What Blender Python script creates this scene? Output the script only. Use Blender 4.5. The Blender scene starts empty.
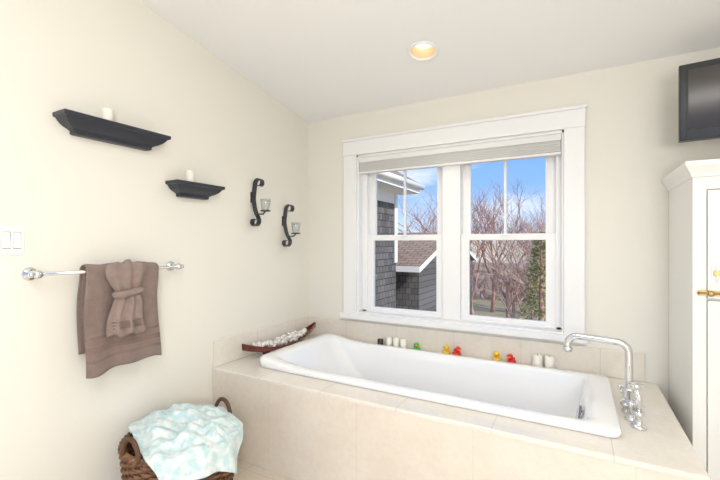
import bpy, bmesh, math, random
from mathutils import Vector, Matrix, noise
random.seed(7)
sc=bpy.context.scene
try:
    sc.view_settings.view_transform='Standard'
    sc.view_settings.look='None'
except Exception as e: print(e)

# ---------------------------------------------------------------- materials
def newmat(name):
    m=bpy.data.materials.new(name); m.use_nodes=True
    nt=m.node_tree; b=nt.nodes['Principled BSDF']
    return m,nt,b
def setin(b,k,v):
    if k in b.inputs: b.inputs[k].default_value=v
def pos(nt,order=None,scale=(1,1,1),offset=(0,0,0)):
    g=nt.nodes.new('ShaderNodeNewGeometry')
    out=g.outputs['Position']
    if order:
        s=nt.nodes.new('ShaderNodeSeparateXYZ'); c=nt.nodes.new('ShaderNodeCombineXYZ')
        nt.links.new(out,s.inputs[0])
        for i,a in enumerate(order): nt.links.new(s.outputs['XYZ'.index(a)],c.inputs[i])
        out=c.outputs[0]
    mp=nt.nodes.new('ShaderNodeMapping'); nt.links.new(out,mp.inputs[0])
    mp.inputs['Scale'].default_value=scale; mp.inputs['Location'].default_value=offset
    return mp.outputs[0]
def mat(name,col,rough=.5,metal=0,nscale=0,nstr=0,col2=None,cscale=5,spec=.5,coat=0,sheen=0,dist=.01):
    m,nt,b=newmat(name)
    b.inputs['Base Color'].default_value=(*col,1)
    b.inputs['Roughness'].default_value=rough; b.inputs['Metallic'].default_value=metal
    setin(b,'Specular IOR Level',spec); setin(b,'Coat Weight',coat); setin(b,'Sheen Weight',sheen)
    if col2 is not None:
        n=nt.nodes.new('ShaderNodeTexNoise'); n.inputs['Scale'].default_value=cscale; n.inputs['Detail'].default_value=4
        nt.links.new(pos(nt),n.inputs['Vector'])
        r=nt.nodes.new('ShaderNodeValToRGB'); r.color_ramp.elements[0].position=.35; r.color_ramp.elements[1].position=.65
        r.color_ramp.elements[0].color=(*col,1); r.color_ramp.elements[1].color=(*col2,1)
        nt.links.new(n.outputs['Fac'],r.inputs[0]); nt.links.new(r.outputs[0],b.inputs['Base Color'])
    if nscale:
        n=nt.nodes.new('ShaderNodeTexNoise'); n.inputs['Scale'].default_value=nscale; n.inputs['Detail'].default_value=3
        nt.links.new(pos(nt),n.inputs['Vector'])
        bp=nt.nodes.new('ShaderNodeBump'); bp.inputs['Strength'].default_value=nstr; bp.inputs['Distance'].default_value=dist
        nt.links.new(n.outputs['Fac'],bp.inputs['Height']); nt.links.new(bp.outputs[0],b.inputs['Normal'])
    return m
def tile(name,order,c1,c2,grout,w,h,off=(0,0,0),mortar=.003,rough=.35,offset=0.0,bump=.3,vein=True):
    m,nt,b=newmat(name)
    br=nt.nodes.new('ShaderNodeTexBrick'); v=pos(nt,order,(1,1,1),off)
    nt.links.new(v,br.inputs['Vector'])
    br.offset=offset; br.squash=1
    br.inputs['Scale'].default_value=1; br.inputs['Brick Width'].default_value=w; br.inputs['Row Height'].default_value=h
    br.inputs['Mortar Size'].default_value=mortar; br.inputs['Mortar Smooth'].default_value=.1; br.inputs['Bias'].default_value=0
    br.inputs['Color1'].default_value=(*c1,1); br.inputs['Color2'].default_value=(*c2,1); br.inputs['Mortar'].default_value=(*grout,1)
    col=br.outputs['Color']
    if vein:
        for scl,lo in ((5,(.95,.935,.915,1)),(40,(.965,.96,.95,1))):
            n=nt.nodes.new('ShaderNodeTexNoise'); n.inputs['Scale'].default_value=scl; n.inputs['Detail'].default_value=6; n.inputs['Roughness'].default_value=.6
            nt.links.new(v,n.inputs['Vector'])
            r=nt.nodes.new('ShaderNodeValToRGB'); r.color_ramp.elements[0].position=.34; r.color_ramp.elements[1].position=.62
            r.color_ramp.elements[0].color=lo; r.color_ramp.elements[1].color=(1,1,1,1)
            nt.links.new(n.outputs['Fac'],r.inputs[0])
            mx=nt.nodes.new('ShaderNodeMix'); mx.data_type='RGBA'; mx.blend_type='MULTIPLY'; mx.inputs[0].default_value=1
            nt.links.new(col,mx.inputs[6]); nt.links.new(r.outputs[0],mx.inputs[7]); col=mx.outputs[2]
    nt.links.new(col,b.inputs['Base Color']); b.inputs['Roughness'].default_value=rough
    bp=nt.nodes.new('ShaderNodeBump'); bp.inputs['Strength'].default_value=bump; bp.inputs['Distance'].default_value=.004; bp.invert=True
    nt.links.new(br.outputs['Fac'],bp.inputs['Height']); nt.links.new(bp.outputs[0],b.inputs['Normal'])
    return m

M={}
M['wall']=mat('wall_paint',(.815,.79,.715),.7,nscale=180,nstr=.04,spec=.2)
M['ceil']=mat('ceiling_paint',(.89,.89,.89),.8,nscale=150,nstr=.03,spec=.2)
M['trim']=mat('white_trim_paint',(.87,.87,.87),.35,nscale=60,nstr=.01)
M['cab']=mat('cabinet_paint',(.84,.835,.805),.4,nscale=60,nstr=.01)
M['vinyl']=mat('window_vinyl',(.88,.88,.88),.3)
M['shade']=mat('shade_fabric',(.64,.635,.62),.8,nscale=300,nstr=.1)
M['shade2']=mat('shade_rail',(.80,.80,.79),.5)
M['tub']=mat('tub_acrylic',(.91,.915,.92),.08,coat=.5)
M['chrome']=mat('chrome',(.74,.75,.77),.08,1)
M['darkchrome']=mat('chrome_dark',(.35,.36,.38),.15,1)  # darker chrome for the overflow lever and rocker surrounds
M['iron']=mat('pewter_iron',(.075,.075,.085),.28,.7)
M['black']=mat('black_paint',(.026,.029,.042),.36)
M['tvp']=mat('tv_plastic',(.012,.012,.013),.25)
M['tvs']=mat('tv_screen',(.04,.033,.028),.12)
M['candle']=mat('candle_wax',(.88,.85,.77),.5)
M['towel']=mat('towel_terry',(.325,.24,.21),.95,nscale=260,nstr=.9,col2=(.28,.20,.175),cscale=30,sheen=.2,spec=.1)
M['towel2']=mat('hand_towel_terry',(.38,.285,.25),.95,nscale=240,nstr=.9,col2=(.32,.235,.205),cscale=34,sheen=.2,spec=.1)
M['towelband']=mat('towel_band',(.23,.16,.14),.8,nscale=120,nstr=.4,spec=.2)
M['brass']=mat('aged_brass',(.48,.35,.15),.35,1)
M['boat']=mat('lacquered_wood',(.22,.045,.025),.25,col2=(.10,.025,.018),cscale=14,coat=.4)
M['shell']=mat('sea_shell',(.90,.88,.84),.45,col2=(.76,.70,.64),cscale=40)
M['switch']=mat('switch_plastic',(.86,.85,.82),.35)
M['duckr']=mat('duck_red',(.75,.03,.02),.35)
M['ducky']=mat('duck_yellow',(.9,.62,.03),.35)
M['duckg']=mat('duck_green',(.08,.5,.06),.35)
M['ducko']=mat('duck_orange',(.9,.25,.02),.35)
M['darkgl']=mat('dark_glass',(.03,.03,.03),.1)
M['wicker']=mat('wicker',(.26,.125,.055),.6,col2=(.10,.045,.022),cscale=35,nscale=200,nstr=.3)
M['wickerd']=mat('wicker_dark',(.10,.045,.02),.6)
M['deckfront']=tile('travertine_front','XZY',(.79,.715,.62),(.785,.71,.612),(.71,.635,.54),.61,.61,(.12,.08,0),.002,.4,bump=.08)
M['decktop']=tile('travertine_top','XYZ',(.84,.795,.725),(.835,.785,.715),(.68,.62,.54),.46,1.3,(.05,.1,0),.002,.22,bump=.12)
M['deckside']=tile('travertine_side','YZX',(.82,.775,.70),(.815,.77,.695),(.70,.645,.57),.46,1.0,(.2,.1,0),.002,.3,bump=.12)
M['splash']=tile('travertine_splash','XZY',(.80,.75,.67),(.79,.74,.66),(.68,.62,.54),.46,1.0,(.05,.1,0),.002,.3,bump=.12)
M['floor']=tile('floor_tile','XYZ',(.76,.68,.58),(.75,.67,.57),(.64,.57,.48),.46,.46,(.1,.2,0),.003,.35,bump=.2)
M['shingle']=tile('cedar_shingle','XZY',(.14,.138,.145),(.075,.073,.08),(.02,.02,.02),.13,.12,(0,0,0),.006,.9,offset=.5,bump=1)
M['shingley']=tile('cedar_shingle_side','YZX',(.15,.148,.155),(.085,.083,.09),(.02,.02,.02),.13,.12,(0,0,0),.006,.9,offset=.5,bump=1)
M['roof']=tile('asphalt_roof','XYZ',(.42,.30,.21),(.30,.21,.15),(.12,.08,.06),.25,.14,(0,0,0),.01,.95,offset=.5,bump=1)
M['bark']=mat('bark',(.58,.34,.27),.9,col2=(.38,.20,.16),cscale=3)
M['bark2']=mat('bark_pale',(.72,.56,.48),.9,col2=(.50,.33,.27),cscale=3)
M['leaf']=mat('conifer_needles',(.22,.30,.07),.8,col2=(.42,.42,.12),cscale=4)
M['ground']=mat('winter_grass',(.38,.30,.19),1,col2=(.27,.25,.13),cscale=.6)

# glass
m,nt,b=newmat('window_glass'); nt.nodes.remove(b)
tr=nt.nodes.new('ShaderNodeBsdfTransparent'); gl=nt.nodes.new('ShaderNodeBsdfGlossy'); gl.inputs['Roughness'].default_value=.02
mx=nt.nodes.new('ShaderNodeMixShader'); mx.inputs[0].default_value=.02
nt.links.new(tr.outputs[0],mx.inputs[1]); nt.links.new(gl.outputs[0],mx.inputs[2]); nt.links.new(mx.outputs[0],nt.nodes['Material Output'].inputs[0])
M['glass']=m
m,nt,b=newmat('cup_glass'); nt.nodes.remove(b)
tr=nt.nodes.new('ShaderNodeBsdfTransparent'); tr.inputs[0].default_value=(.93,.95,.95,1); gl=nt.nodes.new('ShaderNodeBsdfGlossy'); gl.inputs['Roughness'].default_value=.05
mx=nt.nodes.new('ShaderNodeMixShader'); mx.inputs[0].default_value=.22
nt.links.new(tr.outputs[0],mx.inputs[1]); nt.links.new(gl.outputs[0],mx.inputs[2]); nt.links.new(mx.outputs[0],nt.nodes['Material Output'].inputs[0])
M['cup']=m
# blanket
m,nt,b=newmat('patterned_cotton')
v=nt.nodes.new('ShaderNodeTexVoronoi'); v.inputs['Scale'].default_value=22; nt.links.new(pos(nt),v.inputs['Vector'])
n=nt.nodes.new('ShaderNodeTexNoise'); n.inputs['Scale'].default_value=30; nt.links.new(pos(nt),n.inputs['Vector'])
r=nt.nodes.new('ShaderNodeValToRGB'); e=r.color_ramp.elements; e[0].position=.38; e[1].position=.60
e[0].color=(.50,.68,.69,1); e[1].color=(.74,.79,.78,1)
e2=r.color_ramp.elements.new(.48); e2.color=(.62,.74,.74,1)
nt.links.new(n.outputs['Fac'],r.inputs[0]); nt.links.new(r.outputs[0],b.inputs['Base Color']); b.inputs['Roughness'].default_value=.9
bp=nt.nodes.new('ShaderNodeBump'); bp.inputs['Strength'].default_value=.5; bp.inputs['Distance'].default_value=.004
nt.links.new(v.outputs['Distance'],bp.inputs['Height']); nt.links.new(bp.outputs[0],b.inputs['Normal'])
M['blanket']=m
def emis(name,c,s):
    m,nt,b=newmat(name); b.inputs['Base Color'].default_value=(*c,1)
    b.inputs['Emission Color'].default_value=(*c,1); b.inputs['Emission Strength'].default_value=s; return m
M['bulb']=emis('lamp_face',(1,.88,.68),3.0)
M['can']=mat('can_reflector',(.72,.55,.36),.4)

# ---------------------------------------------------------------- builder
class B:
    def __init__(s): s.v=[];s.f=[];s.m=[];s.sm=[];s.mats=[]
    def mi(s,k):
        if k not in s.mats: s.mats.append(k)
        return s.mats.index(k)
    def add(s,vs,fs,k,smooth=False,mtx=None):
        o=len(s.v)
        for p in vs:
            p=Vector(p); s.v.append(mtx@p if mtx else p)
        i=s.mi(k)
        for f in fs: s.f.append([o+a for a in f]); s.m.append(i); s.sm.append(smooth)
    def box(s,x0,x1,y0,y1,z0,z1,k,mtx=None):
        vs=[(x,y,z) for x in(x0,x1) for y in(y0,y1) for z in(z0,z1)]
        fs=[(0,1,3,2),(4,6,7,5),(0,4,5,1),(2,3,7,6),(0,2,6,4),(1,5,7,3)]
        s.add(vs,fs,k,False,mtx)
    def loft(s,rings,k,closed=True,cap0=True,cap1=True,smooth=True,mtx=None):
        n=len(rings[0]); vs=[p for r in rings for p in r]; fs=[]
        for i in range(len(rings)-1):
            for j in range(n if closed else n-1):
                a=i*n+j; b=i*n+(j+1)%n
                fs.append((a,b,b+n,a+n))
        if cap0: fs.append(tuple(reversed(range(n))))
        if cap1: fs.append(tuple(range((len(rings)-1)*n,len(rings)*n)))
        s.add(vs,fs,k,smooth,mtx)
    def lathe(s,prof,c,k,n=24,axis='Z',mtx=None,cap=True):
        rings=[]
        for r,h in prof:
            ring=[]
            for i in range(n):
                a=2*math.pi*i/n; p=(r*math.cos(a),r*math.sin(a),h)
                if axis=='X': p=(h,p[0],p[1])
                if axis=='Y': p=(p[1],h,p[0])
                ring.append((p[0]+c[0],p[1]+c[1],p[2]+c[2]))
            rings.append(ring)
        s.loft(rings,k,True,cap,cap,True,mtx)
    def tube(s,path,r,k,n=10,closed=False,mtx=None):
        path=[Vector(p) for p in path]; N=len(path); rr=r if isinstance(r,(list,tuple)) else [r]*N
        rings=[]; up=None
        for i in range(N):
            a=path[(i-1)%N] if (closed or i>0) else path[0]; b=path[(i+1)%N] if (closed or i<N-1) else path[-1]
            t=(b-a).normalized()
            if up is None:
                up=Vector((0,0,1)) if abs(t.z)<.9 else Vector((1,0,0))
            u=(up-t*up.dot(t)); 
            if u.length<1e-5: u=Vector((1,0,0))-t*t.x
            u.normalize(); w=t.cross(u); up=u
            rings.append([path[i]+(u*math.cos(2*math.pi*j/n)+w*math.sin(2*math.pi*j/n))*rr[i] for j in range(n)])
        if closed: rings.append(rings[0]); s.loft(rings,k,True,False,False,True,mtx)
        else: s.loft(rings,k,True,True,True,True,mtx)
    def sph(s,c,r,k,n=14,sx=1,sy=1,sz=1,mtx=None):
        rings=[]
        for i in range(n+1):
            t=math.pi*i/n; rad=max(math.sin(t),1e-3)*r; h=-math.cos(t)*r
            rings.append([(c[0]+rad*math.cos(2*math.pi*j/n)*sx,c[1]+rad*math.sin(2*math.pi*j/n)*sy,c[2]+h*sz) for j in range(n)])
        s.loft(rings,k,True,True,True,True,mtx)
    def finish(s,name,bevel=0,seg=2,fixn=True,center=True,subsurf=0):
        me=bpy.data.meshes.new(name)
        if center and s.v:
            mn=Vector([min(p[i] for p in s.v) for i in range(3)]); mxx=Vector([max(p[i] for p in s.v) for i in range(3)])
            c=(mn+mxx)/2; c.z=mn.z
        else: c=Vector((0,0,0))
        me.from_pydata([p-c for p in s.v],[],s.f)
        for k in s.mats: me.materials.append(M[k])
        me.polygons.foreach_set('material_index',s.m); me.polygons.foreach_set('use_smooth',s.sm)
        me.update()
        if fixn:
            bm=bmesh.new(); bm.from_mesh(me); bmesh.ops.recalc_face_normals(bm,faces=bm.faces); bm.to_mesh(me); bm.free()
        o=bpy.data.objects.new(name,me); sc.collection.objects.link(o); o.location=c
        if bevel:
            md=o.modifiers.new('bevel','BEVEL'); md.width=bevel; md.segments=seg; md.limit_method='ANGLE'; md.angle_limit=math.radians(40)
        if subsurf:
            md=o.modifiers.new('sub','SUBSURF'); md.levels=subsurf; md.render_levels=subsurf
        return o

# ---------------------------------------------------------------- dimensions
CH=1.375                # eye height
DZ=.55                  # tub deck height
SL=.165; CZ=2.464       # ceiling slope & height at the window wall
RY=-5.2; RX=3.45
def cz(y): return CZ+SL*(-y)

# ---------------------------------------------------------------- room shell
b=B(); b.box(-.12,RX+.12,RY,.16,-.1,0,'floor'); b.finish('floor')
def slopewall(x0,x1,name):
    b=B(); ys=[RY,.16]
    vs=[]
    for x in (x0,x1):
        vs+=[(x,RY,0),(x,.16,0),(x,.16,cz(.16)),(x,RY,cz(RY))]
    b.add(vs,[(0,1,2,3),(7,6,5,4),(0,4,5,1),(1,5,6,2),(2,6,7,3),(3,7,4,0)],'wall'); return b.finish(name)
slopewall(-.12,0,'wall_left'); slopewall(RX,RX+.12,'wall_right')
OX0,OX1,OZ0,OZ1=.50,2.054,.79,2.115
b=B()
b.box(0,OX0,0,.16,0,CZ-.03,'wall'); b.box(OX1,RX,0,.16,0,CZ-.03,'wall'); b.box(OX0,OX1,0,.16,0,OZ0,'wall'); b.box(OX0,OX1,0,.16,OZ1,CZ-.03,'wall')
b.box(0,RX,0,.16,CZ-.03,CZ,'wall')
b.finish('wall_back')
# ceiling with a round cut-out for the can light
LX,LY=1.294,-.575
def ceiling():
    bm=bmesh.new()
    def P(x,y): return bm.verts.new((x,y,cz(y)))
    out=[P(-.12,.16),P(RX+.12,.16),P(RX+.12,RY),P(-.12,RY)]
    cir=[P(LX+.075*math.cos(2*math.pi*i/32),LY+.074*math.sin(2*math.pi*i/32)) for i in range(32)]
    es=[]
    for L in(out,cir):
        for i in range(len(L)): es.append(bm.edges.new((L[i],L[(i+1)%len(L)])))
    bmesh.ops.triangle_fill(bm,use_beauty=True,use_dissolve=False,edges=es)
    me=bpy.data.meshes.new('ceiling'); bm.to_mesh(me); bm.free(); me.materials.append(M['ceil'])
    o=bpy.data.objects.new('ceiling',me); sc.collection.objects.link(o)
ceiling()
T=Matrix.Translation((LX,LY,cz(LY)))@Matrix.Rotation(-math.atan(SL),4,'X')
b=B()
b.lathe([(.098,-.001),(.098,-.006),(.088,-.011),(.078,-.009),(.074,0.0)],(0,0,0),'trim',40,mtx=T,cap=False)
b.lathe([(.074,0),(.066,.03),(.052,.06)],(0,0,0),'can',40,mtx=T,cap=False)
b.lathe([(.056,.058),(.04,.045),(.001,.036)],(0,0,0),'bulb',32,mtx=T,cap=False)
b.finish('recessed_ceiling_light')

# ---------------------------------------------------------------- window
w=bpy.data.objects.new('window_1',None); sc.collection.objects.link(w)
def child(o,p): 
    o.parent=p; return o
b=B() # casing
CX0,CX1,CT,CB=.385,2.166,2.250,.765
b.box(CX0,OX0+.005,-.024,0,CB,OZ1,'trim'); b.box(OX1-.005,CX1,-.024,0,CB,OZ1,'trim')
b.box(CX0-.004,CX1+.004,-.027,0,OZ1,CT-.02,'trim'); b.box(CX0-.014,CX1+.014,-.036,0,CT-.02,CT+.002,'trim')
b.box(CX0-.02,CX1+.015,-.050,0,.748,.79,'trim'); b.box(OX0,OX1,-.02,.16,.77,.80,'trim')
child(b.finish('casing',.003),w)
b=B() # jamb liner
b.box(OX0,OX0+.02,0,.155,OZ0,OZ1,'trim'); b.box(OX1-.02,OX1,0,.155,OZ0,OZ1,'trim'); b.box(OX0,OX1,0,.155,OZ1-.02,OZ1,'trim')
ZB,ZT=.80,2.10
b.box(OX0+.02,OX0+.065,.06,.15,ZB,ZT,'vinyl'); b.box(OX1-.055,OX1-.02,.06,.15,ZB,ZT,'vinyl'); b.box(1.225,1.36,.045,.15,ZB,ZT,'vinyl')
b.box(OX0,OX1,.06,.15,ZB,ZB+.018,'vinyl'); b.box(OX0,OX1,.06,.15,ZT-.06,ZT,'vinyl')
child(b.finish('frame',.003),w)
def sash(x0,x1,z0,z1,y0,y1,gx0,gx1,gz0,gz1,mun=None):
    b.box(x0,gx0,y0,y1,z0,z1,'vinyl'); b.box(gx1,x1,y0,y1,z0,z1,'vinyl'); b.box(gx0,gx1,y0,y1,z0,gz0,'vinyl'); b.box(gx0,gx1,y0,y1,gz1,z1,'vinyl')
    ym=(y0+y1)/2
    if mun: b.box(mun-.009,mun+.009,ym-.012,ym+.012,gz0,gz1,'vinyl')
    b.box(gx0,gx1,ym-.002,ym+.002,gz0,gz1,'glass')
for (a0,a1,g0,g1,mu) in [(.565,1.225,.623,1.168,.888),(1.36,2.0,1.420,1.936,1.669)]:
    b=B()
    sash(a0,a1,ZB+.015,1.445,.075,.105,g0,g1,.842,1.40)
    sash(a0,a1,1.400,ZT-.04,.108,.138,g0+.003,g1-.003,1.445,2.03,mu)
    b.box((g0+g1)/2-.03,(g0+g1)/2+.03,.062,.075,1.43,1.442,'vinyl')
    child(b.finish('sash_pair',.002),w)
# shade (raised cellular blind)
b=B()
b.box(OX0+.022,OX1-.022,.005,.058,OZ1-.062,OZ1-.021,'shade2')
for i in range(9):
    z=OZ1-.064-i*.008
    b.box(OX0+.024,OX1-.024,.008+.003*(i%2),.052-.003*(i%2),z-.007,z,'shade')
b.box(OX0+.022,OX1-.022,.006,.054,OZ1-.155,OZ1-.138,'shade2')
child(b.finish('cellular_shade',.001),w)

# ---------------------------------------------------------------- tub deck
DY=-1.063; DX=2.531; E=.002
hx0,hx1,hy0,hy1=.29,2.22,-.86,-.15
b=B()
def ring(z): return [(E,DY,z),(DX,DY,z),(DX,-E,z),(E,-E,z)],[(hx0,hy0,z),(hx1,hy0,z),(hx1,hy1,z),(hx0,hy1,z)]
o1,i1=ring(DZ); o0,i0=ring(0.001)
b.add(o1+i1,[(0,1,5,4),(1,2,6,5),(2,3,7,6),(3,0,4,7)],'decktop')
b.add([(E,DY,.001),(DX,DY,.001),(DX,DY,DZ-.022),(E,DY,DZ-.022)],[(0,1,2,3)],'deckfront')
b.add([(E,DY,DZ-.022),(DX,DY,DZ-.022),(DX,DY-.006,DZ-.02),(E,DY-.006,DZ-.02)],[(0,1,2,3)],'decktop')
b.add([(E,DY-.006,DZ-.02),(DX+.006,DY-.006,DZ-.02),(DX+.006,DY-.006,DZ-.003),(E,DY-.006,DZ-.003)],[(0,1,2,3)],'decktop')
b.add([(E,DY-.006,DZ-.003),(DX+.006,DY-.006,DZ-.003),(DX,DY,DZ),(E,DY,DZ)],[(0,1,2,3)],'decktop')
b.add([(DX,DY,0.001),(DX,-E,0.001),(DX,-E,DZ-.02),(DX,DY,DZ-.02)],[(0,1,2,3)],'deckside')
b.add([(DX+.006,DY-.006,DZ-.02),(DX+.006,-E,DZ-.02),(DX+.006,-E,DZ-.003),(DX+.006,DY-.006,DZ-.003)],[(0,1,2,3)],'deckside')
b.add([(DX+.006,DY-.006,DZ-.003),(DX+.006,-E,DZ-.003),(DX,-E,DZ),(DX,DY,DZ)],[(0,1,2,3)],'decktop')
b.add(i1+i0,[(0,1,5,4),(1,2,6,5),(2,3,7,6),(3,0,4,7)],'deckside')
b.finish('tub_deck',fixn=False)
b=B(); b.box(.002,2.477,-.014,-.0005,DZ+.001,.722,'splash'); b.finish('trim_1',.003)
b=B(); b.box(.0005,.014,DY,-.015,DZ+.001,.722,'deckside'); b.finish('trim_2',.003)

# ---------------------------------------------------------------- bathtub
def rrect(x0,x1,y0,y1,r,n=10,z=0,zf=None):
    pts=[]
    for cx,cy,a0 in((x1-r,y1-r,0),(x0+r,y1-r,90),(x0+r,y0+r,180),(x1-r,y0+r,270)):
        for i in range(n+1):
            a=math.radians(a0+90*i/n); pts.append([cx+r*math.cos(a),cy+r*math.sin(a),z])
    out=[]
    for i in range(len(pts)):
        p=pts[i]; q=pts[(i+1)%len(pts)]; out.append(p)
        if i%(n+1)==n:
            for t in range(1,12): out.append([p[k]+(q[k]-p[k])*t/12 for k in range(3)])
    return out
TX0,TX1,TY0,TY1=.250,2.292,-.915,-.095
def head(x): # raised backrest at the left end
    t=max(0,min(1,(.62-x)/.34)); return .036*t*t*(3-2*t)
def R(ins,z,r,hf=1,dx0=0,dx1=0):
    pts=rrect(TX0+ins+dx0,TX1-ins-dx1,TY0+ins,TY1-ins,r,10,z)
    return [(p[0],p[1],p[2]+head(p[0])*hf) for p in pts]
b=B()
rings=[R(.012,DZ+.001,.05,0),R(.002,DZ+.004,.05,0),R(0,DZ+.022,.05,.8),R(.004,DZ+.031,.05,1),R(.012,DZ+.035,.05,1),
 R(.05,DZ+.036,.07,1,.02,.03),R(.062,DZ+.033,.07,1,.03,.05),R(.07,DZ+.02,.08,1,.04,.055),R(.078,DZ-.03,.09,.8,.07,.06),
 R(.095,DZ-.15,.11,.4,.17,.075),R(.11,DZ-.30,.13,.1,.30,.09),R(.13,DZ-.37,.14,0,.40,.11),R(.17,DZ-.405,.13,0,.47,.15),R(.25,DZ-.415,.08,0,.55,.22)]
b.loft(rings,'tub',True,False,True,True)
T=Matrix.Translation((TX1-.137,-.50,DZ-.085))@Matrix.Rotation(math.radians(-84),4,'Y')
b.lathe([(.034,0),(.036,.006),(.03,.014),(.012,.018),(.001,.018)],(0,0,0),'chrome',28,mtx=T)
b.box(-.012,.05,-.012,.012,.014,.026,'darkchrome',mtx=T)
b.lathe([(.036,0),(.034,.006),(.02,.010),(.001,.011)],(1.85,-.505,DZ-.4145),'chrome',24)
b.finish('bathtub')

# ---------------------------------------------------------------- faucet
b=B()
fx,fy=2.346,-.56
def post(x,y,h,r=.017):
    b.lathe([(.031,0),(.031,.008),(.024,.014),(r,.02),(r,h-.02),(r+.006,h-.012),(r+.006,h),(.004,h+.004)],(x,y,DZ+.0005),'chrome',24)
post(fx,fy,.12,.023)
path=[(fx,fy,DZ+.08)]
for i in range(5): path.append((fx,fy,DZ+.08+.035*(i+1)))
cx,czz,r1=fx-.055,DZ+.285,.055
for i in range(1,9):
    a=math.radians(90*i/8); path.append((cx+r1*math.cos(a),fy,czz+r1*math.sin(a)))
for i in range(1,5): path.append((cx-.040*i,fy,czz+r1+.002*i))
ex=path[-1][0]; ez=path[-1][2]
for i in range(1,9):
    a=math.radians(90+90*i/8); path.append((ex+.05*math.cos(a),fy,ez-.05+.05*math.sin(a)))
path.append((ex-.05,fy,ez-.065))
b.tube(path,.0175,'chrome',18)
b.lathe([(.019,0),(.022,.004),(.022,.022),(.019,.026)],(ex-.05,fy,ez-.085),'chrome',20)
for hy in(-.095,.095):
    x,y=fx+.005,fy+hy
    b.lathe([(.033,0),(.033,.008),(.025,.014),(.022,.03),(.022,.06),(.028,.066),(.028,.082),(.020,.09),(.004,.092)],(x,y,DZ+.0005),'chrome',24)
    for k in range(4):
        a=math.radians(45+90*k); b.tube([(x,y,DZ+.074),(x+.042*math.cos(a),y+.042*math.sin(a),DZ+.078)],[.007,.008],'chrome',10); b.sph((x+.044*math.cos(a),y+.044*math.sin(a),DZ+.078),.0105,'chrome',10)
x,y=fx+.02,fy-.175
post(x,y,.07,.015)
b.tube([(x,y,DZ+.06),(x,y,DZ+.13),(x-.01,y,DZ+.17)],[.011,.014,.015],'chrome',14)
b.lathe([(.012,0),(.028,.013),(.030,.026),(.026,.032),(.002,.034)],(x-.012,y,DZ+.166),'chrome',20)
b.finish('tub_faucet')

# ---------------------------------------------------------------- wall shelves (crown profile)
SD=.112
def shelf(y0,y1,zt,name):
    b=B()
    prof=[(SD,0),(SD,-.018),(SD-.012,-.022),(SD-.018,-.032),(SD-.030,-.046),(SD-.045,-.056),(SD-.058,-.062),(SD-.070,-.070),(SD-.070,-.084),(SD-.080,-.088)]
    rings=[]
    for d,h in prof:
        e=SD-d
        rings.append([(0.001,y0+e,zt+h),(d,y0+e,zt+h),(d,y1-e,zt+h),(0.001,y1-e,zt+h)])
    b.loft(rings,'black',True,True,True,False)
    return b.finish(name,.0015)
s1z=CH+.607; s2z=CH+.370
shelf(-1.977,-1.448,s1z,'floating_shelf'); shelf(-1.408,-1.058,s2z,'floating_shelf')
def pillar(x,y,z,r,h,name='pillar_candle'):
    b=B(); b.lathe([(r*.94,0),(r,.004),(r,h-.006),(r*.9,h),(r*.6,h-.004),(.001,h-.006)],(x,y,z),'candle',24)
    b.tube([(x,y,z+h-.006),(x+.001,y,z+h+.006)],.0012,'iron',6)
    return b.finish(name)
pillar(.060,-1.765,s1z+.0005,.026,.068); pillar(.060,-1.285,s2z+.0005,.024,.075)

# ---------------------------------------------------------------- towel bar
TZ=CH-.135; TXB=.075
b=B()
b.tube([(TXB,-2.085,TZ),(TXB,-1.352,TZ)],.009,'chrome',14)
for y in(-2.063,-1.374):
    b.lathe([(.030,.0005),(.030,.006),(.024,.012),(.012,.016),(.011,.06),(.017,.066),(.019,.078),(.015,.090),(.002,.093)],(0,y,TZ),'chrome',24,axis='X')
for y,s in((-2.085,-1),(-1.352,1)):
    b.sph((TXB,y,TZ),.013,'chrome',12)
bar=b.finish('towel_rail')

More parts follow.
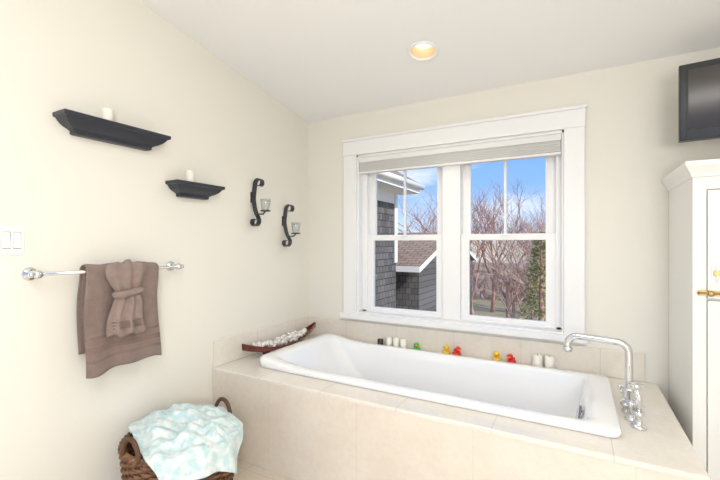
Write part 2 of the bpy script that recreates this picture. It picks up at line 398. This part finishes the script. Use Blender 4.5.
# towels : bath towel folded lengthwise in two leaves, draped over the rail
def towel():
    b=B(); n=56
    def leaf(y0,y1,zb,zback,xo,hang,seed):
        prof=[]
        for i in range(34): prof.append((.100+xo,zb+(TZ-zb)*i/33,'f'))
        for i in range(1,9):
            a=math.pi*i/9; prof.append((TXB+(.028+xo)*math.cos(a),TZ+(.024+xo)*math.sin(a),'t'))
        for i in range(22): prof.append((.048-xo*.5,TZ-(TZ-zback)*i/21,'b'))
        def P(j,k,off):
            t=j/n; y=y0+(y1-y0)*t; x,z,s=prof[k]
            dd=max(0,TZ-z); g=min(1,dd/.12)
            w=.0095*g*math.sin(t*8.5+seed+dd*1.8)+.0050*g*math.sin(t*19+seed*2+dd*5)+.010*g*dd*math.sin(t*5+2)
            x2=x+w*(1 if s!='b' else .3)
            y+=.010*math.sin(z*9+seed)*g
            y+=(t-.5)*hang*dd
            edge=min(t,1-t); rr=.0075*min(1,edge*16+.3)
            if s=='f': x2+=off*rr
            elif s=='b': x2-=off*rr*.5
            else:
                a=math.atan2(z-TZ,x-TXB); x2+=off*rr*math.cos(a); z+=off*rr*math.sin(a)
            if s=='f': z-=(.012*math.sin(t*5+seed)+.006*math.sin(t*13))*max(0,1-k/12)
            if s=='t': z+=.003*math.sin(t*17+seed)
            return (max(x2,.012),y,z)
        N=len(prof)
        for off in(1,-.4):
            vs=[P(j,k,off) for k in range(N) for j in range(n+1)]
            base=len(b.v); b.add(vs,[],'towel',True)
            for k in range(N-1):
                mt='towelband' if (prof[k][2]=='f' and k in(4,7,8,11)) else 'towel'
                i=b.mi(mt)
                for j in range(n):
                    b.f.append([base+a for a in (k*(n+1)+j,k*(n+1)+j+1,(k+1)*(n+1)+j+1,(k+1)*(n+1)+j)]); b.m.append(i); b.sm.append(True)
            if off==1: A=base
        Bb=base; i=b.mi('towel'); W=n+1
        def q(a,c,d,e): b.f.append([a,c,d,e]); b.m.append(i); b.sm.append(True)
        for j in range(n):
            q(A+j,A+j+1,Bb+j+1,Bb+j); q(A+(N-1)*W+j,A+(N-1)*W+j+1,Bb+(N-1)*W+j+1,Bb+(N-1)*W+j)
        for k in range(N-1):
            q(A+k*W,A+(k+1)*W,Bb+(k+1)*W,Bb+k*W); q(A+k*W+n,A+(k+1)*W+n,Bb+(k+1)*W+n,Bb+k*W+n)
    leaf(-1.872,-1.535,CH-.605,CH-.50,-.012,.05,.4)
    leaf(-1.884,-1.520,CH-.622,CH-.53,.004,.06,1.2)
    return b.finish('bath_towel')
towel()
def bow():
    b=B(); yc=-1.710
    zt=CH-.085; zp=CH-.245; zb=CH-.455
    n=40; K=36
    def surf(side):
        vs=[]
        for k in range(K+1):
            t=k/K; z=zt+(zb-zt)*t
            if z>zp: u=(z-zp)/(zt-zp); w=.056+.050*math.sin(min(1,u*1.1)*math.pi/2)*(1-.45*max(0,u-.75)/.25)
            else: u=(zp-z)/(zp-zb); w=.056+.046*u**.7
            thick=.036*(1-.75*max(0,1-abs(z-zp)/.05)*0.6)
            if t<.12: thick*=max(.15,t/.12)
            for j in range(n+1):
                s=2*j/n-1
                pl=math.cos(s*math.pi*3.0+ (1 if z>zp else 0))*.009*(1-abs(s)*.3)
                x=.138+(thick*math.sqrt(max(0,1-s*s))+pl*min(1,abs(z-zp)/.04+.4))*side
                if side<0: x=.132-.006*math.sqrt(max(0,1-s*s))
                y=yc+s*w+.006*math.sin(z*30)
                dz=0
                if k==0 : dz=-.018*abs(s)+.006*math.cos(s*9)
                if k==K: dz=.012*math.cos(s*8)
                vs.append((x,y,z+dz))
        fs=[(k*(n+1)+j,k*(n+1)+j+1,(k+1)*(n+1)+j+1,(k+1)*(n+1)+j) for k in range(K) for j in range(n)]
        return vs,fs
    for sd in(1,-1):
        v,f=surf(sd); b.add(v,f,'towel2',True)
    tot=(n+1)*(K+1); i=b.mi('towel2')
    for j in range(n):
        b.f.append([j,j+1,tot+j+1,tot+j]); b.m.append(i); b.sm.append(True)
        a=K*(n+1); b.f.append([a+j,a+j+1,tot+a+j+1,tot+a+j]); b.m.append(i); b.sm.append(True)
    pth=[]
    for q in range(24):
        a=2*math.pi*q/24; pth.append((.146+.024*math.cos(a),yc+.062*math.sin(a),zp+.008*math.sin(a)))
    b.tube(pth,.017,'towel2',10,closed=True)
    for zz in (CH-.385,CH-.40,CH-.415):
        b.tube([(.138+.036*math.sqrt(max(0,1-s*s))+.004,yc+s*.090+.006*math.sin(zz*30),zz) for s in [i/10-1 for i in range(1,20)]],.0035,'towelband',6)
    return b.finish('hand_towel')
bow()

# ---------------------------------------------------------------- sconces (S-scroll ribbon + glass cup)
def sconce(y,z0,z1):
    b=B(); H=z1-z0; zc=(z0+z1)/2; wd=.021
    P=[]
    n=26
    for i in range(n):      # top curl
        t=i/(n-1); a=math.radians(-110+290*t); r=.016+.028*t
        P.append((.055+r*math.cos(a),.024,z1-.044+r*math.sin(a)))
    P+=[(.010,.016,z1-.10),(.012,.006,zc+.03),(.030,-.004,zc-.02),(.055,-.014,zc-.075)]
    for i in range(n):      # bottom curl
        t=i/(n-1); a=math.radians(30-290*t); r=.044-.028*t
        P.append((.052+r*math.cos(a),-.022,z0+.046+r*math.sin(a)))
    for _ in range(2):
        q=[P[0]]
        for i in range(len(P)-1):
            a,c=P[i],P[i+1]
            q.append(tuple(a[k]*.75+c[k]*.25 for k in range(3))); q.append(tuple(a[k]*.25+c[k]*.75 for k in range(3)))
        q.append(P[-1]); P=q
    rings=[]; N=len(P)
    for i,(x,yo,z) in enumerate(P):
        a=P[max(0,i-1)]; c=P[min(N-1,i+1)]; tx,tz=c[0]-a[0],c[2]-a[2]; l=math.hypot(tx,tz) or 1; nx,nz=-tz/l*.0025,tx/l*.0025
        x=max(x,.005)
        rings.append([(x+nx,y-wd+yo,z+nz),(x-nx,y-wd+yo,z-nz),(x-nx,y+wd+yo,z-nz),(x+nx,y+wd+yo,z+nz)])
    b.loft(rings,'iron',True,True,True,False)
    b.box(.0005,.008,y-.014,y+.014,zc+.0,zc+.08,'iron')
    for dz in(-.02,.05): b.sph((.018 if dz>0 else .034,y+.008,zc+dz),.006,'iron',8)
    cx,cy,cz_=.118,y+.020,zc-.060
    b.tube([(.03,y,zc-.02),(.055,y+.006,zc-.085),(.095,cy,cz_-.026),(cx,cy,cz_-.004)],.006,'iron',8)
    b.lathe([(.034,0),(.039,.005),(.034,.010),(.006,.012)],(cx,cy,cz_-.008),'iron',20)
    b.lathe([(.026,.004),(.030,.02),(.036,.055),(.039,.085),(.037,.085),(.028,.02),(.022,.008)],(cx,cy,cz_),'cup',24,cap=False)
    b.lathe([(.024,.008),(.024,.060),(.018,.064),(.002,.060)],(cx,cy,cz_),'candle',20)
    b.finish('wall_candle_sconce')
sconce(-.705,CH+.116,CH+.49); sconce(-.350,CH-.037,CH+.327)

# ---------------------------------------------------------------- light switch (multi-gang rocker plate)
b=B()
ya,yb=-2.245,-2.084; za,zb=CH-.048,CH+.076
b.box(.0005,.006,ya,yb,za,zb,'switch')
for i in range(4):
    yc=yb-.026-i*.036
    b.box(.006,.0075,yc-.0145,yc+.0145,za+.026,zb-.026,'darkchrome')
    b.add([(.0078,yc-.0125,za+.028),(.0078,yc+.0125,za+.028),(.0078,yc+.0125,zb-.028),(.0078,yc-.0125,zb-.028),(.014,yc-.0125,za+.029),(.014,yc+.0125,za+.029),(.0085,yc+.0125,zb-.029),(.0085,yc-.0125,zb-.029)],
      [(4,5,6,7),(0,1,5,4),(1,2,6,5),(2,3,7,6),(3,0,4,7)],'switch')
b.finish('light_switch_plate',.001)

# ---------------------------------------------------------------- boat dish
b=B()
yc=-.470; L=.43; xc=.105
N=30
def sect(t,ins):
    w=(.066*(1-abs(t)**2.2)+.006)-ins; w=max(w,.002)
    zb=DZ+.012+.075*abs(t)**2.4+ins; zt=DZ+.050+.085*abs(t)**2.2
    zb=min(zb,zt-.006)
    pts=[]
    for i in range(13):
        a=math.pi*i/12; pts.append((xc-w*math.cos(a),yc+t*L,zt-(zt-zb)*math.sin(a)**.8))
    return pts
ro=[sect(-1+2*i/N,0) for i in range(N+1)]; ri=[sect((-1+2*i/N)*.97,.007) for i in range(N+1)]
b.loft(ro,'boat',False,False,False,True); b.loft(ri,'boat',False,False,False,True)
for s in (0,12):
    b.loft([[ro[i][s],ri[i][s]] for i in range(N+1)],'boat',False,False,False,True)
for t in(-.45,.45): b.box(xc-.03,xc+.03,yc+t*L-.008,yc+t*L+.008,DZ+.0006,DZ+.035,'boat')
boat=b.finish('wooden_boat_dish')
b=B(); rnd=random.Random(3)
for i in range(130):
    t=rnd.uniform(-.74,.70); w=.046*(1-abs(t)**2); x=xc+rnd.uniform(-w,w); zt=DZ+.058+.05*abs(t)**2.2
    r=rnd.uniform(.012,.020); T=Matrix.Translation((x,yc+t*L,zt+rnd.uniform(-.010,.040)*(1-abs(t)*.8)))@Matrix.Rotation(rnd.uniform(0,6),4,'X')@Matrix.Rotation(rnd.uniform(0,6),4,'Y')
    if i%3: b.lathe([(.001,-r),(r*.7,-r*.3),(r,.2*r),(r*.75,.5*r),(r*.8,.7*r),(r*.4,1.0*r),(r*.42,1.15*r),(.001,1.6*r)],(0,0,0),'shell',10,mtx=T)
    else: b.sph((0,0,0),r,'shell',8,1,1,.55,mtx=T)
b.finish('seashell_pile')

# ---------------------------------------------------------------- ledge items
LY2=-.052
def duck(x,y,k,s=1,rot=0,k2='ducko'):
    b=B(); T=Matrix.Translation((x,y,DZ+.0008))@Matrix.Rotation(rot,4,'Z')@Matrix.Scale(s,4)
    b.sph((0,0,.022),.024,k,14,1.35,1,.92,mtx=T); b.sph((.018,0,.058),.019,k,14,mtx=T)
    b.lathe([(.010,.035),(.012,.05)],(.014,0,0),k,12,mtx=T)
    b.loft([[(.033,-.009,.056),(.033,.009,.056),(.033,.009,.062),(.033,-.009,.062)],[(.047,-.007,.054),(.047,.007,.054),(.047,.007,.057),(.047,-.007,.057)]],k2,True,True,True,False,mtx=T)
    b.loft([[(-.022,-.012,.028),(-.022,.012,.028),(-.020,.0,.012)],[(-.042,-.004,.046),(-.042,.004,.046),(-.040,0,.040)]],k,True,True,True,True,mtx=T)
    for e in(-1,1): b.sph((.030,e*.011,.064),.0035,'iron',8,mtx=T); b.sph((-.004,e*.020,.026),.012,k,10,1.3,.5,.8,mtx=T)
    b.finish('rubber_duck')
duck(1.055,LY2,'duckg',1.0,-1.3); duck(1.285,LY2,'ducky',1.1,-1.2); duck(1.362,LY2,'duckr',1.1,-.9)
duck(1.64,LY2,'ducky',1.1,-1.5,'duckr'); duck(1.735,LY2,'duckr',1.05,-1.9)
def votive(x,k,h,r=.024):
    b=B(); b.lathe([(r*.8,0),(r*.95,.004),(r,h),(r*.88,h),(r*.8,.008),(.001,.008)],(x,LY2,DZ+.0008),k,20)
    b.lathe([(r*.84,.009),(r*.84,h*.8),(.001,h*.8)],(x,LY2,DZ+.0008),'candle',20)
    b.finish('votive_candle')
votive(.748,'darkgl',.06); votive(.825,'candle',.085); votive(.885,'candle',.085); votive(.945,'candle',.08)
pillar(1.895,LY2,DZ+.0008,.030,.095); pillar(1.968,LY2,DZ+.0008,.030,.095)

# ---------------------------------------------------------------- linen cabinet
X0,X1,Y0,ZTc=2.590,3.40,-.549,1.752
b=B()
b.box(X0,X1,Y0+.02,-.002,.001,ZTc-.05,'cab')
b.box(X0,X0+.050,Y0,Y0+.02,.001,ZTc-.05,'cab'); b.box(X1-.05,X1,Y0,Y0+.02,.001,ZTc-.05,'cab')
b.box(X0+.05,X1-.05,Y0,Y0+.02,ZTc-.13,ZTc-.05,'cab'); b.box(X0+.05,X1-.05,Y0,Y0+.02,.001,.10,'cab')
prof=[(0,-.075),(.006,-.07),(.010,-.055),(.022,-.035),(.030,-.022),(.032,0),(0,0)]
rings=[]
for d,h in prof[:-1]:
    rings.append([(X0-d,-.002,ZTc+h),(X0-d,Y0-d,ZTc+h),(X1,Y0-d,ZTc+h),(X1,-.002,ZTc+h)])
b.loft(rings,'cab',True,True,True,False)
def door(x0,x1,z0,z1):
    y0,y1=Y0-.004,Y0+.016; s=.062
    b.box(x0,x0+s,y0,y1,z0,z1,'cab'); b.box(x1-s,x1,y0,y1,z0,z1,'cab'); b.box(x0+s,x1-s,y0,y1,z0,z0+s,'cab'); b.box(x0+s,x1-s,y0,y1,z1-s,z1,'cab')
    b.box(x0+s,x1-s,y0+.010,y1,z0+s,z1-s,'cab')
mid=(X0+X1)/2
for z0,z1 in((.105,1.115),(1.125,ZTc-.135)):
    door(X0+.053,mid-.002,z0,z1); door(mid+.002,X1-.053,z0,z1)
b.finish('linen_cabinet',.002)
b=B()
zk=CH-.225
b.box(X0+.020,X0+.105,Y0-.010,Y0-.005,zk-.012,zk+.012,'brass')
b.tube([(X0+.015,Y0-.016,zk),(X0+.12,Y0-.016,zk)],.006,'brass',12)
b.lathe([(.006,0),(.006,-.012),(.012,-.016),(.013,-.024),(.006,-.030)],(X0+.06,Y0-.006,zk),'brass',16,axis='Y')
b.finish('cabinet_latch')
b=B(); zk2=CH-.134
b.box(X0+.065,X0+.105,Y0-.009,Y0-.0052,zk2-.035,zk2+.035,'trim'); b.tube([(X0+.085,Y0-.013,zk2-.036),(X0+.085,Y0-.013,zk2+.036)],.006,'trim',10)
b.box(X0+.072,X0+.098,Y0-.019,Y0-.009,zk2-.012,zk2+.012,'brass')
b.finish('cabinet_catch',.001)

# ---------------------------------------------------------------- television
b=B()
tvx=2.578
T=Matrix.Translation((tvx,-.34,1.895))@Matrix.Rotation(math.radians(-6),4,'Z')
W,H=.68,.385
b.box(0,W,0,.045,0,H,'tvp',T); b.box(.035,W-.035,-.002,.002,.05,H-.03,'tvs',T)
b.box(.006,.030,-.003,.01,.006,H-.006,'tvp',T); b.box(W-.03,W-.006,-.003,.01,.006,H-.006,'tvp',T)
b.box(.1,W-.1,.045,.075,.05,H-.06,'tvp',T)
b.tube([T@Vector((W/2,.07,H/2)),(tvx+W/2,-.02,1.89+H/2)],.022,'tvp',12)
b.box(tvx+W/2-.1,tvx+W/2+.1,-.02,-.0005,1.89+H/2-.1,1.89+H/2+.1,'tvp')
b.finish('wall_mounted_television',.004)

# ---------------------------------------------------------------- basket
bx,by,RR,HB=.37,-1.57,.262,.40
b=B()
def rad(z): return RR*(.80+.20*(z/HB)**.7)
NS=36
rows=24
for k in range(rows):
    z=.012+k*(HB-.03)/(rows-1); pth=[]
    for i in range(NS*4):
        a=2*math.pi*i/(NS*4); rr=rad(z)+.0075*math.cos(NS/2*a+math.pi*(k%2)); pth.append((bx+rr*math.cos(a),by+rr*math.sin(a),z))
    b.tube(pth,.0085,'wicker' if k not in(9,10,17,18) else 'wickerd',6,closed=True)
for i in range(NS):
    a=2*math.pi*(i+.0)/NS
    b.tube([(bx+rad(z)*math.cos(a),by+rad(z)*math.sin(a),z) for z in(.004,.1,.2,.3,HB)],.005,'wickerd',5)
for q in(0,1,2):
    pth=[]
    for i in range(120):
        a=2*math.pi*i/120; ph=a*18+q*2.094; rr=RR+.009*math.cos(ph); pth.append((bx+rr*math.cos(a),by+rr*math.sin(a),HB+.004+.009*math.sin(ph)))
    b.tube(pth,.009,'wicker',6,closed=True)
b.lathe([(.001,.004),(rad(0),.004),(rad(0),.012),(.001,.012)],(bx,by,0),'wickerd',32)
for ang in(math.radians(90),math.radians(270)):
    c=Vector((bx+RR*math.cos(ang),by+RR*math.sin(ang),HB)); t=Vector((-math.sin(ang),math.cos(ang),0)); pth=[]
    for i in range(17):
        a=math.pi*i/16; pth.append(c+t*(.06*math.cos(a))+Vector((0,0,.095*math.sin(a))))
    b.tube(pth,.011,'wickerd',8)
b.finish('wicker_basket')
# blanket : crumpled folded cloth filling the basket and spilling over its front-right rim
b=B(); n=90; vs=[]
def bl(u,v):
    X=u*.33; Y=v*.235; ca,sa=math.cos(-.35),math.sin(-.35)
    x=X*ca-Y*sa; y=X*sa+Y*ca
    x+=.075; y+=.0
    r=math.hypot(x,y); nz=noise.fractal(Vector((x*5,y*5,7.3)),.8,2,4)
    fold=.020*math.sin((x*.8+y)*34+3*nz)+.010*math.sin((x-y)*55+2*nz)
    top=.485-.75*r*r+.030*nz+fold*max(0,1-r*2.2)
    lim=RR+.030
    if r>lim:
        ex=r-lim; ang=math.atan2(y,x)
        f=lim+.12*ex+.010*math.sin(ang*14)*min(1,ex*12)
        x=f*math.cos(ang); y=f*math.sin(ang)
        top=HB+.032-ex*.95
    elif r>RR-.07: top=max(top,HB+.030)
    return (bx+x,by+y,max(top,.2))
for i in range(n+1):
    for j in range(n+1):
        vs.append(bl(2*i/n-1,2*j/n-1))
b.add(vs,[(i*(n+1)+j,(i+1)*(n+1)+j,(i+1)*(n+1)+j+1,i*(n+1)+j+1) for i in range(n) for j in range(n)],'blanket',True)
o=b.finish('folded_blanket')
md=o.modifiers.new('sol','SOLIDIFY'); md.thickness=.012; md.offset=0

# ---------------------------------------------------------------- exterior
GZ=-3.0
b=B(); b.box(-60,60,.6,90,GZ-.2,GZ,'ground'); b.finish('ground')
# adjoining wing with eave
b=B()
b.box(-3.5,-1.01,1.5,4.25,GZ,2.35,'shingley')
b.box(-1.02,-.985,4.16,4.27,1.0,2.35,'trim'); b.box(-1.01,-.99,3.2,4.13,2.15,2.35,'trim')
b.box(-1.01,-.58,1.2,4.42,2.35,2.39,'trim'); b.box(-.60,-.575,1.2,4.42,2.35,2.50,'trim')
b.box(-1.5,-.60,4.40,4.42,2.35,2.5,'trim')
b.tube([(-.53,1.2,2.47),(-.53,4.44,2.47)],.055,'trim',12)
b.add([(-.56,1.2,2.50),(-.56,4.45,2.50),(-2.3,4.45,3.5),(-2.3,1.2,3.5),(-.56,1.2,2.54),(-.56,4.45,2.54),(-2.3,4.45,3.54),(-2.3,1.2,3.54)],[(0,1,2,3),(4,5,6,7),(0,1,5,4),(1,2,6,5),(2,3,7,6),(3,0,4,7)],'roof')
b.finish('house_wing')
# lower building
b=B()
gx=-.62
b.box(-6,gx,4.5,8.9,GZ,.93,'shingle')
b.add([(-6,4.28,.86),(gx+.1,4.28,.86),(gx+.1,6.7,1.60),(-6,6.7,1.60),(-6,9.15,.86),(gx+.1,9.15,.86),
       (-6,4.28,.92),(gx+.1,4.28,.92),(gx+.1,6.7,1.66),(-6,6.7,1.66),(-6,9.15,.92),(gx+.1,9.15,.92)],
  [(6,7,8,9),(9,8,11,10),(0,1,2,3),(3,2,5,4)],'roof')
b.box(-6,gx+.1,4.25,4.28,.82,.93,'trim')
b.add([(gx+.1,4.28,.82),(gx+.1,6.7,1.56),(gx+.1,9.15,.82),(gx+.1,9.15,.93),(gx+.1,6.7,1.67),(gx+.1,4.28,.93)],[(0,1,4,5),(1,2,3,4)],'trim')
b.add([(gx,4.5,.93),(gx,8.9,.93),(gx,6.7,1.58)],[(0,1,2)],'shingley')
b.finish('garage_building')

# trees
def tree(seed,k,spread=.55,H=7):
    rnd=random.Random(seed); b=B()
    def seg(p,d,l,r,dep):
        n=3 if dep<3 else 2
        pts=[p]; rr=[r]; dd=d.copy(); q=p.copy()
        for i in range(n):
            dd=(dd+Vector((rnd.uniform(-1,1),rnd.uniform(-1,1),rnd.uniform(-.2,.6)))*.13).normalized()
            q=q+dd*(l/n); pts.append(q.copy()); rr.append(r*(1-.38*(i+1)/n))
        b.tube(pts,rr,k,5 if dep<2 else 3)
        if dep>=5: return
        for c in range(3):
            nd=(dd+Vector((rnd.uniform(-1,1),rnd.uniform(-1,1),rnd.uniform(-.3,.5)))*spread*1.25).normalized()
            src=pts[-1] if c<2 else pts[-2]
            seg(src.copy(),nd,l*rnd.uniform(.66,.84),r*.58,dep+1)
    for s in range(rnd.choice([1,2,3])):
        seg(Vector((rnd.uniform(-.2,.2),rnd.uniform(-.2,.2),0)),Vector((rnd.uniform(-.25,.25),rnd.uniform(-.25,.25),1)).normalized(),H*.27,.085,0)
    return b.finish('bare_tree',fixn=False,center=False)
t1=tree(1,'bark'); t2=tree(5,'bark2'); t3=tree(11,'bark',.65)
src=[t1,t2,t3]
spots=[(1.4,12.0,1.05),(.55,9.8,.9),(2.1,11.5,.9),(-2.2,16,1.2),(1.2,15.5,1.1),(-.6,18,1.3),(-4.4,19,1.3),(2.6,18,1.1),(-6.5,22,1.4),(-2.5,23,1.5),(1.2,23,1.4)]
rnd=random.Random(4)
for i,(x,y,s) in enumerate(spots):
    if i<3: o=src[i]
    else:
        o=bpy.data.objects.new('bare_tree',src[i%3].data); sc.collection.objects.link(o)
    o.location=(x,y,GZ); o.scale=(s,s,s*rnd.uniform(.82,1.0)); o.rotation_euler=(0,0,rnd.uniform(0,6))
# evergreens and shrubs
def conifer(x,y,h,r,nm='evergreen_tree',n=5200):
    b=B(); rnd=random.Random(int(x*10+99))
    b.tube([(x,y,GZ),(x,y,GZ+h)],[.12,.02],'bark',6)
    vs=[];fs=[]
    for i in range(n):
        t=rnd.random()**.8; z=GZ+.2+t*(h-.1); rad=r*(1-t)**.8*rnd.uniform(.15,1.15)+.05; a=rnd.uniform(0,6.283)
        c=Vector((x+rad*math.cos(a),y+rad*math.sin(a),z)); d=Vector((math.cos(a),math.sin(a),rnd.uniform(-.3,.7))).normalized(); s=rnd.uniform(.09,.17)
        w=Vector((-math.sin(a),math.cos(a),rnd.uniform(-.6,.6)))*s*.22
        o=len(vs); vs+=[c-w,c+w,c+d*s]; fs.append((o,o+1,o+2))
    b.add(vs,fs,'leaf'); b.finish(nm,fixn=False)
conifer(1.43,6.6,4.5,.70,n=1900)
# hedge row far
b=B(); rnd=random.Random(9); vs=[];fs=[]
for i in range(9000):
    c=Vector((rnd.uniform(-26,14),rnd.uniform(28,31),GZ+rnd.uniform(0,1)*2.6))
    s=rnd.uniform(.25,.5); a=rnd.uniform(0,6.28); d=Vector((math.cos(a)*.6,rnd.uniform(-.3,.3),1)).normalized()*s; w=Vector((s*.25,0,0)); o=len(vs); vs+=[c-w,c+w,c+d]; fs.append((o,o+1,o+2))
b.add(vs,fs,'bark2'); b.finish('distant_hedge',fixn=False)

# ---------------------------------------------------------------- world
wd=bpy.data.worlds.new('sky'); sc.world=wd; wd.use_nodes=True; nt=wd.node_tree
bg=nt.nodes['Background']
tc=nt.nodes.new('ShaderNodeTexCoord'); sp=nt.nodes.new('ShaderNodeSeparateXYZ'); nt.links.new(tc.outputs['Generated'],sp.inputs[0])
rp=nt.nodes.new('ShaderNodeValToRGB'); e=rp.color_ramp.elements
e[0].position=0.0; e[0].color=(.55,.52,.47,1); e[1].position=1; e[1].color=(.10,.25,.68,1)
x=e.new(.02); x.color=(.62,.76,.95,1); x=e.new(.14); x.color=(.26,.49,.90,1); x=e.new(.35); x.color=(.14,.35,.82,1)
nt.links.new(sp.outputs[2],rp.inputs[0])
mp=nt.nodes.new('ShaderNodeMapping'); mp.inputs['Scale'].default_value=(2.2,2.2,7); mp.inputs['Location'].default_value=(.3,.1,.2); nt.links.new(tc.outputs['Generated'],mp.inputs[0])
nz=nt.nodes.new('ShaderNodeTexNoise'); nz.inputs['Scale'].default_value=1.6; nz.inputs['Detail'].default_value=7; nz.inputs['Roughness'].default_value=.55; nt.links.new(mp.outputs[0],nz.inputs['Vector'])
cr=nt.nodes.new('ShaderNodeValToRGB'); cr.color_ramp.elements[0].position=.52; cr.color_ramp.elements[1].position=.76
nt.links.new(nz.outputs['Fac'],cr.inputs[0])
mx=nt.nodes.new('ShaderNodeMix'); mx.data_type='RGBA'; nt.links.new(cr.outputs[0],mx.inputs[0]); nt.links.new(rp.outputs[0],mx.inputs[6]); mx.inputs[7].default_value=(.95,.96,1,1)
nt.links.new(mx.outputs[2],bg.inputs['Color']); bg.inputs['Strength'].default_value=1.2

# ---------------------------------------------------------------- lights
def light(name,typ,loc,energy,col=(1,1,1),rot=None,**kw):
    l=bpy.data.lights.new(name,typ); l.energy=energy; l.color=col
    for k,v in kw.items(): setattr(l,k,v)
    o=bpy.data.objects.new(name,l); sc.collection.objects.link(o); o.location=loc
    if rot: o.rotation_euler=rot
    return o
s=light('sun','SUN',(10,-5,10),4.2,(1,.95,.87),angle=.02)
s.rotation_euler=Vector((.9,-.28,.62)).to_track_quat('Z','Y').to_euler()
light('recessed_lamp','SPOT',(LX,LY,cz(LY)-.02),18,(1,.94,.84),(-math.atan(SL),0,0),spot_size=2.4,spot_blend=.8,shadow_soft_size=.06)
light('overhead_fill_light','AREA',(2.4,-3.5,cz(-3.5)-.06),46,(1,.985,.96),(-math.atan(SL),0,0),shape='RECTANGLE',size=1.6,size_y=1.2)  # unseen area light added behind the camera to brighten the interior
light('rear_fill_light','POINT',(2.85,-3.9,1.45),100,(1,.99,.975),shadow_soft_size=.35)  # added point fill without a fixture, lifts ceiling and walls

# ---------------------------------------------------------------- camera
cam=bpy.data.cameras.new('camera'); co=bpy.data.objects.new('camera',cam); sc.collection.objects.link(co); sc.camera=co
cam.sensor_width=36; cam.lens=392.95/720*36
co.location=(2.127,-2.877,CH); co.rotation_euler=(math.radians(90),0,.506)
cam.shift_y=(243.5-240)/720
cam.clip_start=.02; cam.clip_end=300
